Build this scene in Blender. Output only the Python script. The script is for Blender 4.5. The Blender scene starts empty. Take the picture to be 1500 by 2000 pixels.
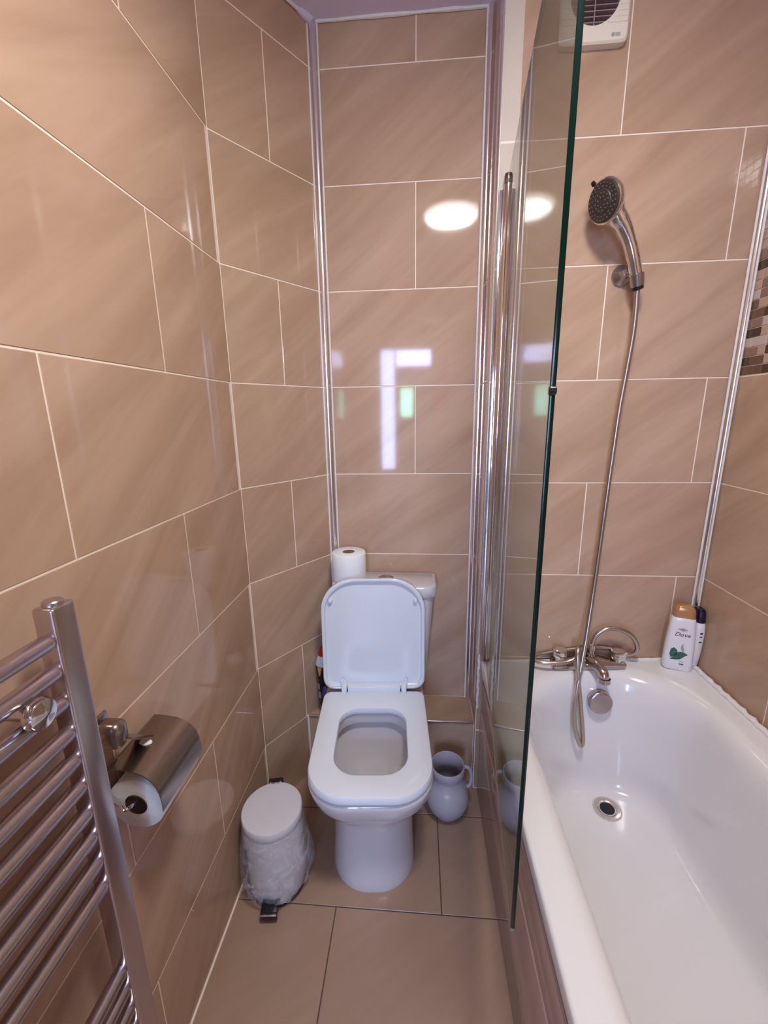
import bpy, bmesh, math, random
from mathutils import Vector, Matrix
random.seed(7)
C = bpy.context.scene.collection
sc = bpy.context.scene
PI = math.pi

# ------------------------------------------------------------------ camera
CAMZ = 1.3772
F_PX = 816.65
PITCH, ROLL, YAW = .2318, -.0153, -.0813
fw = Vector((math.sin(YAW)*math.cos(PITCH), math.cos(YAW)*math.cos(PITCH), -math.sin(PITCH)))
rt = Vector((math.cos(YAW), -math.sin(YAW), 0))
up = rt.cross(fw)
rt2 = rt*math.cos(ROLL) + up*math.sin(ROLL)
up2 = -rt*math.sin(ROLL) + up*math.cos(ROLL)
cam_d = bpy.data.cameras.new('camera')
cam_d.sensor_fit = 'HORIZONTAL'
cam_d.sensor_width = 36
cam_d.lens = 36*F_PX/1500
cam_d.clip_start = .01
cam = bpy.data.objects.new('camera', cam_d)
M = Matrix((rt2, up2, -fw)).transposed().to_4x4()
M.translation = (0, 0, CAMZ)
cam.matrix_world = M
C.objects.link(cam)
sc.camera = cam

# ------------------------------------------------------------------ world, view, lights
w = bpy.data.worlds.new('world'); sc.world = w; w.use_nodes = True
w.node_tree.nodes['Background'].inputs[0].default_value = (.75, .85, 1, 1)
w.node_tree.nodes['Background'].inputs[1].default_value = .6
sc.view_settings.view_transform = 'Standard'
sc.view_settings.look = 'None'
sc.view_settings.gamma = 1
sc.view_settings.use_curve_mapping = False
sc.view_settings.exposure = EXPO = 1.42

DOME_E = 54        # brightness of the ceiling lamp's diffuser
def area(name, loc, target, sx, sy, power, col):
    l = bpy.data.lights.new(name, 'AREA'); l.shape = 'RECTANGLE'; l.size = sx; l.size_y = sy
    l.energy = power; l.color = col
    o = bpy.data.objects.new(name, l); o.location = loc
    o.rotation_euler = (Vector(target)-Vector(loc)).to_track_quat('-Z', 'Y').to_euler()
    C.objects.link(o); return o
# hall daylight behind the camera: two added light strips and the front door's pane
area('hall_light_strip', (-.365, -2.40, 1.40), (-.365, 1, 1.40), .16, 1.45, 12.5, (.44, .56, 1.0))
area('hall_top_light_strip', (-.04, -2.40, 2.03), (-.04, 1, 1.8), .44, .19, 5.6, (.50, .56, 1.0))
area('garden_through_door', (-.135, -2.40, 1.50), (-.135, 1, 1.50), .15, .34, 2.2, (.35, 1.0, .85))

# ------------------------------------------------------------------ materials
def nmat(name):
    m = bpy.data.materials.new(name); m.use_nodes = True
    return m, m.node_tree.nodes, m.node_tree.links, m.node_tree.nodes['Principled BSDF']
def simple(name, col, rough=.4, metal=0, spec=.5, coat=0, noise=0, nscale=20, bump=0, emit=0):
    m, n, l, b = nmat(name)
    b.inputs['Base Color'].default_value = (*col, 1)
    b.inputs['Roughness'].default_value = rough
    b.inputs['Metallic'].default_value = metal
    b.inputs['Specular IOR Level'].default_value = spec
    b.inputs['Coat Weight'].default_value = coat
    b.inputs['Coat Roughness'].default_value = .03
    if emit:
        b.inputs['Emission Color'].default_value = (*col, 1)
        b.inputs['Emission Strength'].default_value = emit
    if noise or bump:
        tc = n.new('ShaderNodeTexCoord'); nz = n.new('ShaderNodeTexNoise')
        nz.inputs['Scale'].default_value = nscale; nz.inputs['Detail'].default_value = 5
        l.new(tc.outputs['Object'], nz.inputs['Vector'])
        if noise:
            mx = n.new('ShaderNodeMix'); mx.data_type = 'RGBA'
            mx.inputs[6].default_value = (*[c*(1-noise) for c in col], 1)
            mx.inputs[7].default_value = (*[min(1, c*(1+noise)) for c in col], 1)
            l.new(nz.outputs['Fac'], mx.inputs[0]); l.new(mx.outputs[2], b.inputs['Base Color'])
        if bump:
            bp = n.new('ShaderNodeBump'); bp.inputs['Strength'].default_value = bump
            bp.inputs['Distance'].default_value = .002
            l.new(nz.outputs['Fac'], bp.inputs['Height']); l.new(bp.outputs['Normal'], b.inputs['Normal'])
    return m

def tile_mat(name, dark, light, rough=.06, veins=1.0, wavy=.0, spec=.5):
    """polished porcelain: soft diagonal veins running across each tile"""
    m, n, l, b = nmat(name)
    tc = n.new('ShaderNodeTexCoord'); oi = n.new('ShaderNodeObjectInfo')
    cx = n.new('ShaderNodeCombineXYZ')
    mu = n.new('ShaderNodeMath'); mu.operation = 'MULTIPLY'; mu.inputs[1].default_value = 37
    l.new(oi.outputs['Random'], mu.inputs[0])
    l.new(mu.outputs[0], cx.inputs[0]); l.new(mu.outputs[0], cx.inputs[1])
    ad = n.new('ShaderNodeVectorMath'); ad.operation = 'ADD'
    rot = n.new('ShaderNodeMapping'); rot.inputs['Rotation'].default_value = (0, 0, -.66)
    l.new(tc.outputs['Object'], rot.inputs['Vector'])
    st = n.new('ShaderNodeMapping'); st.inputs['Scale'].default_value = (1.3, 9, 1)
    l.new(rot.outputs[0], st.inputs['Vector'])
    l.new(st.outputs[0], ad.inputs[0]); l.new(cx.outputs[0], ad.inputs[1])
    nz = n.new('ShaderNodeTexNoise'); nz.inputs['Scale'].default_value = 1.1
    nz.inputs['Detail'].default_value = 4; nz.inputs['Roughness'].default_value = .5
    nz.inputs['Distortion'].default_value = .6
    l.new(ad.outputs[0], nz.inputs['Vector'])
    rp = n.new('ShaderNodeValToRGB')
    rp.color_ramp.elements[0].position = .32; rp.color_ramp.elements[0].color = (*dark, 1)
    rp.color_ramp.elements[1].position = .68; rp.color_ramp.elements[1].color = (*light, 1)
    l.new(nz.outputs['Fac'], rp.inputs[0])
    fine = n.new('ShaderNodeTexNoise'); fine.inputs['Scale'].default_value = 6; fine.inputs['Detail'].default_value = 6
    l.new(ad.outputs[0], fine.inputs['Vector'])
    hs = n.new('ShaderNodeHueSaturation')
    mr = n.new('ShaderNodeMapRange'); mr.inputs['To Min'].default_value = .94; mr.inputs['To Max'].default_value = 1.06
    l.new(fine.outputs['Fac'], mr.inputs[0]); l.new(mr.outputs[0], hs.inputs['Value'])
    l.new(rp.outputs[0], hs.inputs['Color']); l.new(hs.outputs[0], b.inputs['Base Color'])
    b.inputs['Roughness'].default_value = rough
    b.inputs['Specular IOR Level'].default_value = spec
    if wavy:
        wn = n.new('ShaderNodeTexNoise'); wn.inputs['Scale'].default_value = 5; wn.inputs['Detail'].default_value = 1
        l.new(tc.outputs['Object'], wn.inputs['Vector'])
        bp = n.new('ShaderNodeBump'); bp.inputs['Strength'].default_value = wavy; bp.inputs['Distance'].default_value = .01
        l.new(wn.outputs['Fac'], bp.inputs['Height']); l.new(bp.outputs['Normal'], b.inputs['Normal'])
    return m

M_TILE = tile_mat('polished_wall_tile', (.44, .285, .198), (.55, .375, .275), wavy=.02, spec=.3)
M_FLOOR = tile_mat('satin_floor_tile', (.335, .215, .152), (.385, .252, .182), rough=.28)
M_GROUT = simple('cream_grout', (.92, .80, .70), .7, noise=.06, nscale=60)
M_FGROUT = simple('brown_floor_grout', (.10, .055, .04), .8, noise=.2, nscale=60)
M_CEIL = simple('ceiling_paint', (.74, .66, .86), .6, noise=.03, nscale=6, bump=.1)
M_CHROME = simple('chrome', (.72, .69, .70), .09, 1)
M_CHROME2 = simple('satin_chrome', (.46, .41, .43), .27, 1)
M_RAD = simple('radiator_chrome', (.60, .53, .56), .25, 1)
M_TRIM = simple('polished_trim', (.90, .88, .90), .2, 1)
M_KNOB = simple('bright_knob_metal', (.80, .78, .78), .16, 1)
M_HOSE = simple('steel_hose', (.50, .43, .38), .28, 1)
M_NICKEL = simple('worn_tap_metal', (.52, .46, .42), .16, 1, noise=.15, nscale=60)
M_DCHROME = simple('smoky_chrome', (.36, .305, .285), .24, 1)
M_WHITE = simple('white_ceramic', (.66, .64, .68), .07, coat=.5)
M_SEAT = simple('white_seat_plastic', (.72, .76, .84), .16)
M_BATH = simple('white_bath_enamel', (.76, .74, .76), .14, coat=.4)
M_SEAL = simple('white_sealant', (.80, .76, .76), .5, noise=.08, nscale=80, bump=.3)
M_PLAST = simple('cream_plastic', (.80, .74, .64), .35)
M_PAPER = simple('white_paper', (.82, .84, .88), .9, bump=.4, nscale=120)
M_BROWN = simple('cardboard', (.30, .17, .09), .9)
M_BLACK = simple('black_plastic', (.012, .010, .014), .18)
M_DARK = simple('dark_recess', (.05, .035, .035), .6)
M_BIN = simple('white_bin_enamel', (.66, .63, .68), .3)
M_JUG = simple('white_plastic', (.47, .43, .49), .3)
M_RED = simple('red_plastic', (.45, .01, .01), .3)
M_BWHITE = simple('white_bottle_plastic', (.78, .77, .82), .22)
M_COPPER = simple('copper_plastic', (.48, .24, .10), .22, .3)
M_NAVY = simple('navy_plastic', (.008, .006, .03), .2)
M_GREEN = simple('green_print', (.02, .12, .08), .4)
M_GREY = simple('grey_print', (.35, .34, .38), .4)
M_INK = simple('dark_print', (.05, .05, .07), .4)
M_PEACH = simple('orange_print', (.70, .34, .12), .4)
M_PURPLE = simple('purple_print', (.12, .07, .22), .4)
M_WATER = simple('toilet_water', (.50, .49, .52), .02)
M_PANEL = tile_mat('bath_panel_laminate', (.46, .32, .28), (.52, .37, .32), rough=.1)
M_DOORW = simple('white_door_paint', (.72, .76, .88), .35)
M_HALL = simple('hall_paint', (.62, .60, .60), .8)
M_WOOD = simple('brown_door_veneer', (.30, .19, .13), .5, noise=.1, nscale=8)

def glass_mat(name, tint, ior=1.5, film=0):
    m = bpy.data.materials.new(name); m.use_nodes = True
    n, l = m.node_tree.nodes, m.node_tree.links
    n.clear(); o = n.new('ShaderNodeOutputMaterial')
    t = n.new('ShaderNodeBsdfTransparent'); t.inputs[0].default_value = (*tint, 1)
    g = n.new('ShaderNodeBsdfGlossy'); g.inputs['Roughness'].default_value = .0
    f = n.new('ShaderNodeFresnel'); f.inputs[0].default_value = ior
    mx = n.new('ShaderNodeMixShader')
    # fresnel of the outward-facing normal on both faces of the sheet
    l.new(f.outputs[0], mx.inputs[0]); l.new(t.outputs[0], mx.inputs[1]); l.new(g.outputs[0], mx.inputs[2])
    ge = n.new('ShaderNodeNewGeometry')
    # on the exit face use the same air-side fresnel by flipping the inward normal
    mm = n.new('ShaderNodeMath'); mm.operation = 'MULTIPLY_ADD'; mm.inputs[1].default_value = -2; mm.inputs[2].default_value = 1
    mm.inputs[1].default_value = 1/ior-ior; mm.inputs[2].default_value = ior
    l.new(ge.outputs['Backfacing'], mm.inputs[0]); l.new(mm.outputs[0], f.inputs[0])
    last = mx
    if film:
        d = n.new('ShaderNodeBsdfDiffuse'); d.inputs[0].default_value = (.55, .53, .46, 1)
        m2 = n.new('ShaderNodeMixShader'); m2.inputs[0].default_value = film
        l.new(mx.outputs[0], m2.inputs[1]); l.new(d.outputs[0], m2.inputs[2]); last = m2
    l.new(last.outputs[0], o.inputs[0])
    return m
M_GLASS = glass_mat('screen_glass', (.855, .885, .84))
M_GEDGE = simple('green_glass_edge', (.0015, .014, .010), .15, spec=.25)
M_PANE = glass_mat('clear_pane', (.95, .98, .96))

def liner_mat():
    m = bpy.data.materials.new('thin_bag_film'); m.use_nodes = True
    n, l = m.node_tree.nodes, m.node_tree.links
    b = n['Principled BSDF']; o = n['Material Output']
    b.inputs['Base Color'].default_value = (.80, .78, .86, 1); b.inputs['Roughness'].default_value = .18
    tc = n.new('ShaderNodeTexCoord'); nz = n.new('ShaderNodeTexNoise'); nz.inputs['Scale'].default_value = 17
    nz.inputs['Detail'].default_value = 4; nz.inputs['Distortion'].default_value = 1.5
    l.new(tc.outputs['Object'], nz.inputs['Vector'])
    bp = n.new('ShaderNodeBump'); bp.inputs['Strength'].default_value = .55; bp.inputs['Distance'].default_value = .012
    l.new(nz.outputs['Fac'], bp.inputs['Height']); l.new(bp.outputs['Normal'], b.inputs['Normal'])
    t = n.new('ShaderNodeBsdfTransparent'); mx = n.new('ShaderNodeMixShader')
    rp = n.new('ShaderNodeMapRange'); rp.inputs['From Min'].default_value = .35; rp.inputs['From Max'].default_value = .7
    rp.inputs['To Min'].default_value = .12; rp.inputs['To Max'].default_value = .55
    l.new(nz.outputs['Fac'], rp.inputs[0]); l.new(rp.outputs[0], mx.inputs[0])
    l.new(t.outputs[0], mx.inputs[1]); l.new(b.outputs[0], mx.inputs[2]); l.new(mx.outputs[0], o.inputs[0])
    return m
M_LINER = liner_mat()

# ------------------------------------------------------------------ mesh helpers
def V(*a): return Vector(a)
def finish(bm, name, mat, parent=None, smooth=35, loc=None, rot=None):
    bmesh.ops.recalc_face_normals(bm, faces=bm.faces)
    me = bpy.data.meshes.new(name); bm.to_mesh(me); bm.free()
    if smooth:
        for p in me.polygons: p.use_smooth = True
        me.set_sharp_from_angle(angle=math.radians(smooth))
    if mat: me.materials.append(mat)
    o = bpy.data.objects.new(name, me); C.objects.link(o)
    if parent: o.parent = parent
    if loc is not None: o.location = loc
    if rot is not None: o.rotation_euler = rot
    return o
def tag(o, label, cat, group=None):
    o['label'] = label; o['category'] = cat
    if group: o['group'] = group
    return o
def empty(name, loc, label=None, cat=None, group=None):
    o = bpy.data.objects.new(name, None); o.empty_display_size = .05; o.location = loc; C.objects.link(o)
    if label: tag(o, label, cat, group)
    return o
def shift(bm, root, verts=None):
    """world-space modelling under an Empty: move the verts into its space"""
    bmesh.ops.translate(bm, verts=bm.verts, vec=-Vector(root.location))
def part(bm, name, mat, root, smooth=35):
    """bm holds world coordinates; root is an unrotated Empty or a mesh at the Empty's place"""
    base = root
    off = Vector(root.location)
    while base.parent: base = base.parent; off += Vector(base.location)
    bmesh.ops.translate(bm, verts=bm.verts, vec=-off)
    return finish(bm, name, mat, root, smooth)
def structure(o): o['kind'] = 'structure'; return o

def box(bm, p0, p1, bev=0, seg=2, mat=None):
    c = [(a+b)/2 for a, b in zip(p0, p1)]; s = [abs(b-a) for a, b in zip(p0, p1)]
    T = Matrix.Translation(c) @ Matrix.Diagonal((*s, 1))
    if mat is not None: T = mat @ T
    r = bmesh.ops.create_cube(bm, size=1, matrix=T)
    if bev:
        es = list({e for v in r['verts'] for e in v.link_edges})
        bmesh.ops.bevel(bm, geom=es, offset=bev, segments=seg, affect='EDGES', profile=.5)
def frame_of(d):
    d = d.normalized(); a = V(0, 0, 1) if abs(d.z) < .9 else V(1, 0, 0)
    x = d.cross(a).normalized(); return x, d.cross(x).normalized()
def tube(bm, pts, r, n=12, caps=True):
    pts = [Vector(p) for p in pts]
    rs = r if isinstance(r, (list, tuple)) else [r]*len(pts)
    rings = []; x = None
    for i, p in enumerate(pts):
        d = (pts[min(i+1, len(pts)-1)]-pts[max(i-1, 0)]).normalized()
        if x is None: x, y = frame_of(d)
        else:
            x = (x-d*x.dot(d)).normalized(); y = d.cross(x).normalized()
        rings.append([bm.verts.new(p+(x*math.cos(2*PI*k/n)+y*math.sin(2*PI*k/n))*rs[i]) for k in range(n)])
    for a, b in zip(rings, rings[1:]):
        for k in range(n): bm.faces.new((a[k], a[(k+1) % n], b[(k+1) % n], b[k]))
    if caps: bm.faces.new(rings[0]); bm.faces.new(rings[-1])
def spline(pts, sub=6):
    """Catmull-Rom through the points"""
    P = [Vector(p) for p in pts]; P = [P[0]*2-P[1]]+P+[P[-1]*2-P[-2]]; out = []
    for i in range(1, len(P)-2):
        for s in range(sub):
            t = s/sub; a, b, c, d = P[i-1], P[i], P[i+1], P[i+2]
            out.append(.5*((2*b)+(c-a)*t+(2*a-5*b+4*c-d)*t*t+(3*b-a-3*c+d)*t**3))
    out.append(P[-2]); return out
def lathe(bm, prof, n=32, mat=Matrix.Identity(4), cap0=True, cap1=True):
    rings = [[bm.verts.new(mat @ V(r*math.cos(2*PI*k/n), r*math.sin(2*PI*k/n), z)) for k in range(n)] for r, z in prof]
    for a, b in zip(rings, rings[1:]):
        for k in range(n): bm.faces.new((a[k], a[(k+1) % n], b[(k+1) % n], b[k]))
    if cap0: bm.faces.new(rings[0])
    if cap1: bm.faces.new(rings[-1])
def along(p, d):
    """matrix that puts local z along d at p"""
    return Matrix.Translation(p) @ Vector(d).to_track_quat('Z', 'Y').to_matrix().to_4x4()
def rrect(x0, x1, y0, y1, rbl, rbr=None, rtr=None, rtl=None, seg=8):
    rbr = rbl if rbr is None else rbr; rtr = rbl if rtr is None else rtr; rtl = rbl if rtl is None else rtl
    m_ = min(x1-x0, y1-y0)*.499; rbl, rbr, rtr, rtl = (min(q, m_) for q in (rbl, rbr, rtr, rtl))
    out = []
    for cx, cy, r, a0 in ((x0+rbl, y0+rbl, rbl, PI), (x1-rbr, y0+rbr, rbr, 1.5*PI), (x1-rtr, y1-rtr, rtr, 0), (x0+rtl, y1-rtl, rtl, .5*PI)):
        for k in range(seg+1):
            a = a0+.5*PI*k/seg; out.append((cx+r*math.cos(a), cy+r*math.sin(a)))
    return out
def loft(bm, secs, cap0=True, cap1=True):
    rings = [[bm.verts.new(p) for p in s] for s in secs]; n = len(rings[0])
    for a, b in zip(rings, rings[1:]):
        for k in range(n): bm.faces.new((a[k], a[(k+1) % n], b[(k+1) % n], b[k]))
    if cap0: bm.faces.new(rings[0])
    if cap1: bm.faces.new(rings[-1])
def sec(out, z): return [(x, y, z) for x, y in out]

# ------------------------------------------------------------------ the room
ZC = 2.487; XL = -.5218; YB = 1.4909; YS = 1.3158; XR = .8985; YF = -1.05; XN = -.3139; XT = .212
YC = 1.1877
ROW = .302; ZB = [2.373-ROW*k for k in range(-1, 9)]       # grout lines of the niche and left walls
ZS = [2.066-ROW*k for k in range(-2, 8)]                   # grout lines over the bath
G = .0031                                                   # joint width
tile_cache = {}
def tile_mesh(wd, ht, th, mat):
    key = (round(wd, 4), round(ht, 4), round(th, 4), mat.name)
    if key not in tile_cache:
        bm = bmesh.new(); box(bm, (-wd/2, -ht/2, 0), (wd/2, ht/2, th), .0009, 1)
        bmesh.ops.recalc_face_normals(bm, faces=bm.faces)
        me = bpy.data.meshes.new('tile'); bm.to_mesh(me); bm.free(); me.materials.append(mat)
        tile_cache[key] = me
    return tile_cache[key]
def wall(name, p0, ux, uz, L, H, lines, joints, parent=None, mat=None, th=.0022, grout=None, holes=(), back=.05, g=G, proud=.0022):
    """backing slab of grout colour plus one object per tile. p0 = low corner on the finished face,
    ux = direction along, uz = direction up, lines = sorted joints upward, joints(row) -> one joint position"""
    mat = mat or M_TILE; ux = Vector(ux).normalized(); uz = Vector(uz).normalized(); nrm = ux.cross(uz)
    R = Matrix((ux, uz, nrm)).transposed().to_4x4(); R.translation = Vector(p0)
    bm = bmesh.new(); box(bm, (0, 0, -back), (L, H, -.0010))
    base = finish(bm, name, grout or M_GROUT, parent, 0)
    base.matrix_world = R
    if parent is None: structure(base)
    zz = sorted([0]+[z for z in lines if 0 < z < H]+[H])
    for i, (a, b) in enumerate(zip(zz, zz[1:])):
        mid = (a+b)/2
        j = joints(mid); xs = [0, L]
        if j is not None:
            k = math.floor(-j/.604); q = j+k*.604
            while q < L:
                if .01 < q < L-.01: xs.append(q)
                q += .604
        xs = sorted(xs)
        for c, d in zip(xs, xs[1:]):
            if any(hx0 <= (c+d)/2 <= hx1 and hz0 <= mid <= hz1 for hx0, hx1, hz0, hz1 in holes): continue
            wd = d-c-g; ht = b-a-g
            if wd < .012 or ht < .012: continue
            o = bpy.data.objects.new('tile', tile_mesh(wd, ht, .0022, mat)); C.objects.link(o)
            o.parent = base; o.location = ((c+d)/2, mid, -.0022)
    return base
def J(m, je, jo, z0=0, top=2.373):
    k = math.floor((top-(m+z0))/ROW+1e-6); return je if k % 2 == 0 else jo
relz = sorted(ZB); relS = sorted(ZS)
LB = math.hypot(XN-XL, YB-YC); ub = V(XN-XL, YB-YC, 0).normalized()
wall('wall_left', (XL, YF, 0), (0, 1, 0), (0, 0, 1), YC-YF, ZC, relz, lambda m: J(m, .875-YF, .571-YF))
wall('wall_left_angled', (XL, YC, 0), ub, (0, 0, 1), LB, ZC, relz, lambda m: J(m, .188, None))
wall('wall_back', (XN, YB, 0), (1, 0, 0), (0, 0, 1), XT-XN, ZC, [z for z in relz if abs(z-.561) > .02], lambda m: J(m, None, -.008-XN))
wall('wall_return', (XT, YB, 0), (0, -1, 0), (0, 0, 1), YB-YS, ZC, relz, lambda m: None)
wall('wall_shower', (XT, YS, 0), (1, 0, 0), (0, 0, 1), XR-XT, ZC, relS, lambda m: J(m, .824-XT, .520-XT, 0, 2.066))
# right wall: tiles, with a column of mosaic next to the corner above 1.46 m
MY0, MY1 = .895, 1.300
WR = wall('wall_right', (XR, YS, 0), (0, -1, 0), (0, 0, 1), YS-YF, ZC, relS,
     lambda m: (YS-MY0) if m > 1.46 and m < 2.066 else J(m, .31, .604, 0, 2.066),
     holes=[(0, YS-MY0, 1.462, 2.066)])
wall('wall_front', (XR, YF, 0), (-1, 0, 0), (0, 0, 1), XR-.16, ZC, relz, lambda m: J(m, .3, None))
wall('wall_front_side', (-.39, YF, 0), (-1, 0, 0), (0, 0, 1), -.39-XL, ZC, relz, lambda m: None)
wall('wall_front_top', (.16, YF, 1.99), (-1, 0, 0), (0, 0, 1), .55, ZC-1.99, [z-1.99 for z in relz], lambda m: .25)
# mosaic pieces
MOS = [simple('mosaic_'+n_, c_, .12) for n_, c_ in (('brown', (.16, .085, .055)), ('dark', (.075, .045, .022)), ('taupe', (.27, .17, .13)),
        ('pearl', (.55, .46, .42)), ('sand', (.50, .35, .27)))]
mp = {}
PZ = 1.464; NR = 25; PITCHM = .02408
for r in range(NR):
    y = MY1
    while y > MY0+.012:
        long_ = random.random() < .42 and y-.048 > MY0
        wy = .0475 if long_ else .0230
        mi = random.choices(range(5), (5, 4, 4, 3, 4))[0]
        key = (long_, mi)
        if key not in mp:
            bm = bmesh.new(); box(bm, (-wy/2, -.0109, 0), (wy/2, .0109, .0040), .0007, 1)
            bmesh.ops.recalc_face_normals(bm, faces=bm.faces)
            me = bpy.data.meshes.new('mosaic_tile'); bm.to_mesh(me); bm.free(); me.materials.append(MOS[mi]); mp[key] = me
        o = bpy.data.objects.new('mosaic_tile', mp[key]); C.objects.link(o); o.parent = WR
        o.location = (YS-(y-wy/2), PZ+PITCHM*(r+.5), -.0030)
        y -= wy+.0020
# floor
FL = wall('floor', (XL-.02, YF, 0), (1, 0, 0), (0, 1, 0), XR+.02-XL, YB-YF, [.894+ROW*k-YF for k in range(-7, 3)],
     lambda m: (-.228-XL+.02) if int(math.floor((m+YF-.894)/ROW+1e-6)) % 2 else (.073-XL+.02), mat=M_FLOOR, grout=M_FGROUT, g=.0030)
bm = bmesh.new(); box(bm, (XL-.05, YF-.05, ZC), (XR+.05, YB+.05, ZC+.05)); structure(finish(bm, 'ceiling', M_CEIL, None, 0))
# boxed-in ledge behind the pan
LX = XL+(1.347-YC)*(ub.x/ub.y)
LG = wall('wall_ledge', (LX, 1.347, 0), (1, 0, 0), (0, 0, 1), XT-LX, .2585, [], lambda m: None, back=.02)
wall('trim_1', (LX, 1.349, .2605), (1, 0, 0), (0, 1, 0), XT-LX, YB-1.349, [], lambda m: .40, back=.012)
bm = bmesh.new(); box(bm, (LX+.002, 1.3415, .2555), (XT, 1.3505, .2632), .0025, 3)
structure(finish(bm, 'trim_2', M_TRIM))
bm = bmesh.new(); tube(bm, [(LX+.002, 1.345, 0), (LX+.002, 1.345, .262)], .0045, 8); structure(finish(bm, 'trim_3', M_SEAL))

def corner_trim(name, x, y, a0, a1, z0, z1, r=.011, seal=True):
    """chrome cove strip: a quarter-round profile run up a corner, with a bead of sealant on either side"""
    bm = bmesh.new(); n = 8; secs = []
    prof = []
    for k in range(n+1):
        a = a0+(a1-a0)*k/n; prof.append((x+r*math.cos(a), y+r*math.sin(a)))
    for k in range(n, -1, -1):
        a = a0+(a1-a0)*k/n; prof.append((x+.62*r*math.cos(a), y+.62*r*math.sin(a)))
    loft(bm, [[(px, py, z0) for px, py in prof], [(px, py, z1) for px, py in prof]])
    o = structure(finish(bm, name, M_TRIM))
    if seal:
        for a in (a0, a1):
            bm = bmesh.new(); cx, cy = x+r*1.13*math.cos(a), y+r*1.13*math.sin(a)
            tube(bm, [(cx, cy, z0), (cx, cy, z1)], .0024, 8)
            finish(bm, 'sealant_bead', M_SEAL, o)
    return o
# niche left corner, niche right corner, outer corner of the return, bath corner
corner_trim('trim_4', XN+.004, YB-.006, -PI*.85, PI*.10-PI*.02, .262, ZC, .0135)
corner_trim('trim_5', XT-.006, YB-.006, -PI, -PI*.5+PI*.5, .262, ZC, .012)
corner_trim('trim_6', XT+.001, YS-.001, PI*.5, PI*1.5, .56, ZC, .0065, False)
corner_trim('trim_7', XR-.006, YS-.006, -PI, -PI*.5, .58, ZC, .011)
# white bead where the niche walls meet the ceiling and a filler lump in the corner
for i, (p, q_) in enumerate((((XL, YC, 0), (XN, YB, 0)), ((XN, YB, 0), (XT, YB, 0)))):
    bm = bmesh.new(); a = V(p[0]+.003, p[1]-.004, ZC-.002); b = V(q_[0]+.003, q_[1]-.004, ZC-.002)
    pts = [a.lerp(b, k/14)+V(random.uniform(-.001, .001), random.uniform(-.001, .001), 0) for k in range(15)]
    tube(bm, pts, [.0035+random.uniform(0, .0025) for _ in pts], 8)
    structure(finish(bm, 'trim_%d' % (8+i), M_SEAL))
bm = bmesh.new(); r = bmesh.ops.create_icosphere(bm, subdivisions=3, radius=1, matrix=Matrix.Translation((XN-.004, YB-.018, ZC-.002)) @ Matrix.Rotation(.95, 4, 'Z') @ Matrix.Diagonal((.040, .013, .011, 1)))
for v in bm.verts: v.co += V(random.uniform(-1, 1), random.uniform(-1, 1), random.uniform(-1, 1))*.0008
structure(finish(bm, 'trim_10', M_CEIL))
# floor sealant bead along the left wall
bm = bmesh.new(); tube(bm, [(XL+.001, YF, .001), (XL+.001, YC, .001)], .0035, 8); structure(finish(bm, 'trim_11', M_GROUT))

# ------------------------------------------------------------------ doorway and hall behind the camera
bm = bmesh.new()
for a, b in (((-.39, YF-.12, 0), (-.35, YF+.012, 1.99)), ((.12, YF-.12, 0), (.16, YF+.012, 1.99)), ((-.39, YF-.12, 1.95), (.16, YF+.012, 1.99)),
             ((-.45, YF, 0), (-.385, YF+.016, 2.05)), ((.155, YF, 0), (.22, YF+.016, 2.05)), ((-.45, YF, 1.985), (.22, YF+.016, 2.05))):
    box(bm, a, b, .003)
structure(finish(bm, 'door_1', M_DOORW))
bm = bmesh.new()
box(bm, (-.75, -2.50, -.05), (-.70, YF-.12, 2.5)); box(bm, (.30, -2.50, -.05), (.35, YF-.12, 2.5))
box(bm, (-.75, -2.50, 2.45), (.35, YF-.05, 2.5)); box(bm, (-.75, -2.50, -.05), (.35, YF-.05, 0))
box(bm, (-.75, -2.55, -.05), (.35, -2.50, 2.5))
structure(finish(bm, 'wall_hall', M_HALL, None, 0))
bm = bmesh.new()
for a, b in (((-.53, -2.50, 0), (-.455, -2.41, 2.20)), ((-.275, -2.50, 0), (-.225, -2.41, 1.90)), ((.19, -2.50, 0), (.26, -2.41, 2.20)), ((-.53, -2.50, 2.14), (.26, -2.41, 2.22)),
             ((-.275, -2.50, 1.875), (.19, -2.41, 1.925)), ((-.225, -2.49, 0), (-.215, -2.42, 1.88)), ((-.055, -2.49, 0), (.19, -2.42, 1.88)), ((-.225, -2.49, 0), (-.055, -2.42, 1.20)),
             ((-.225, -2.49, 1.64), (-.055, -2.42, 1.88)), ((-.455, -2.50, 0), (-.275, -2.41, .66))):
    box(bm, a, b, .002)
structure(finish(bm, 'door_2', M_DOORW))

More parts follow.
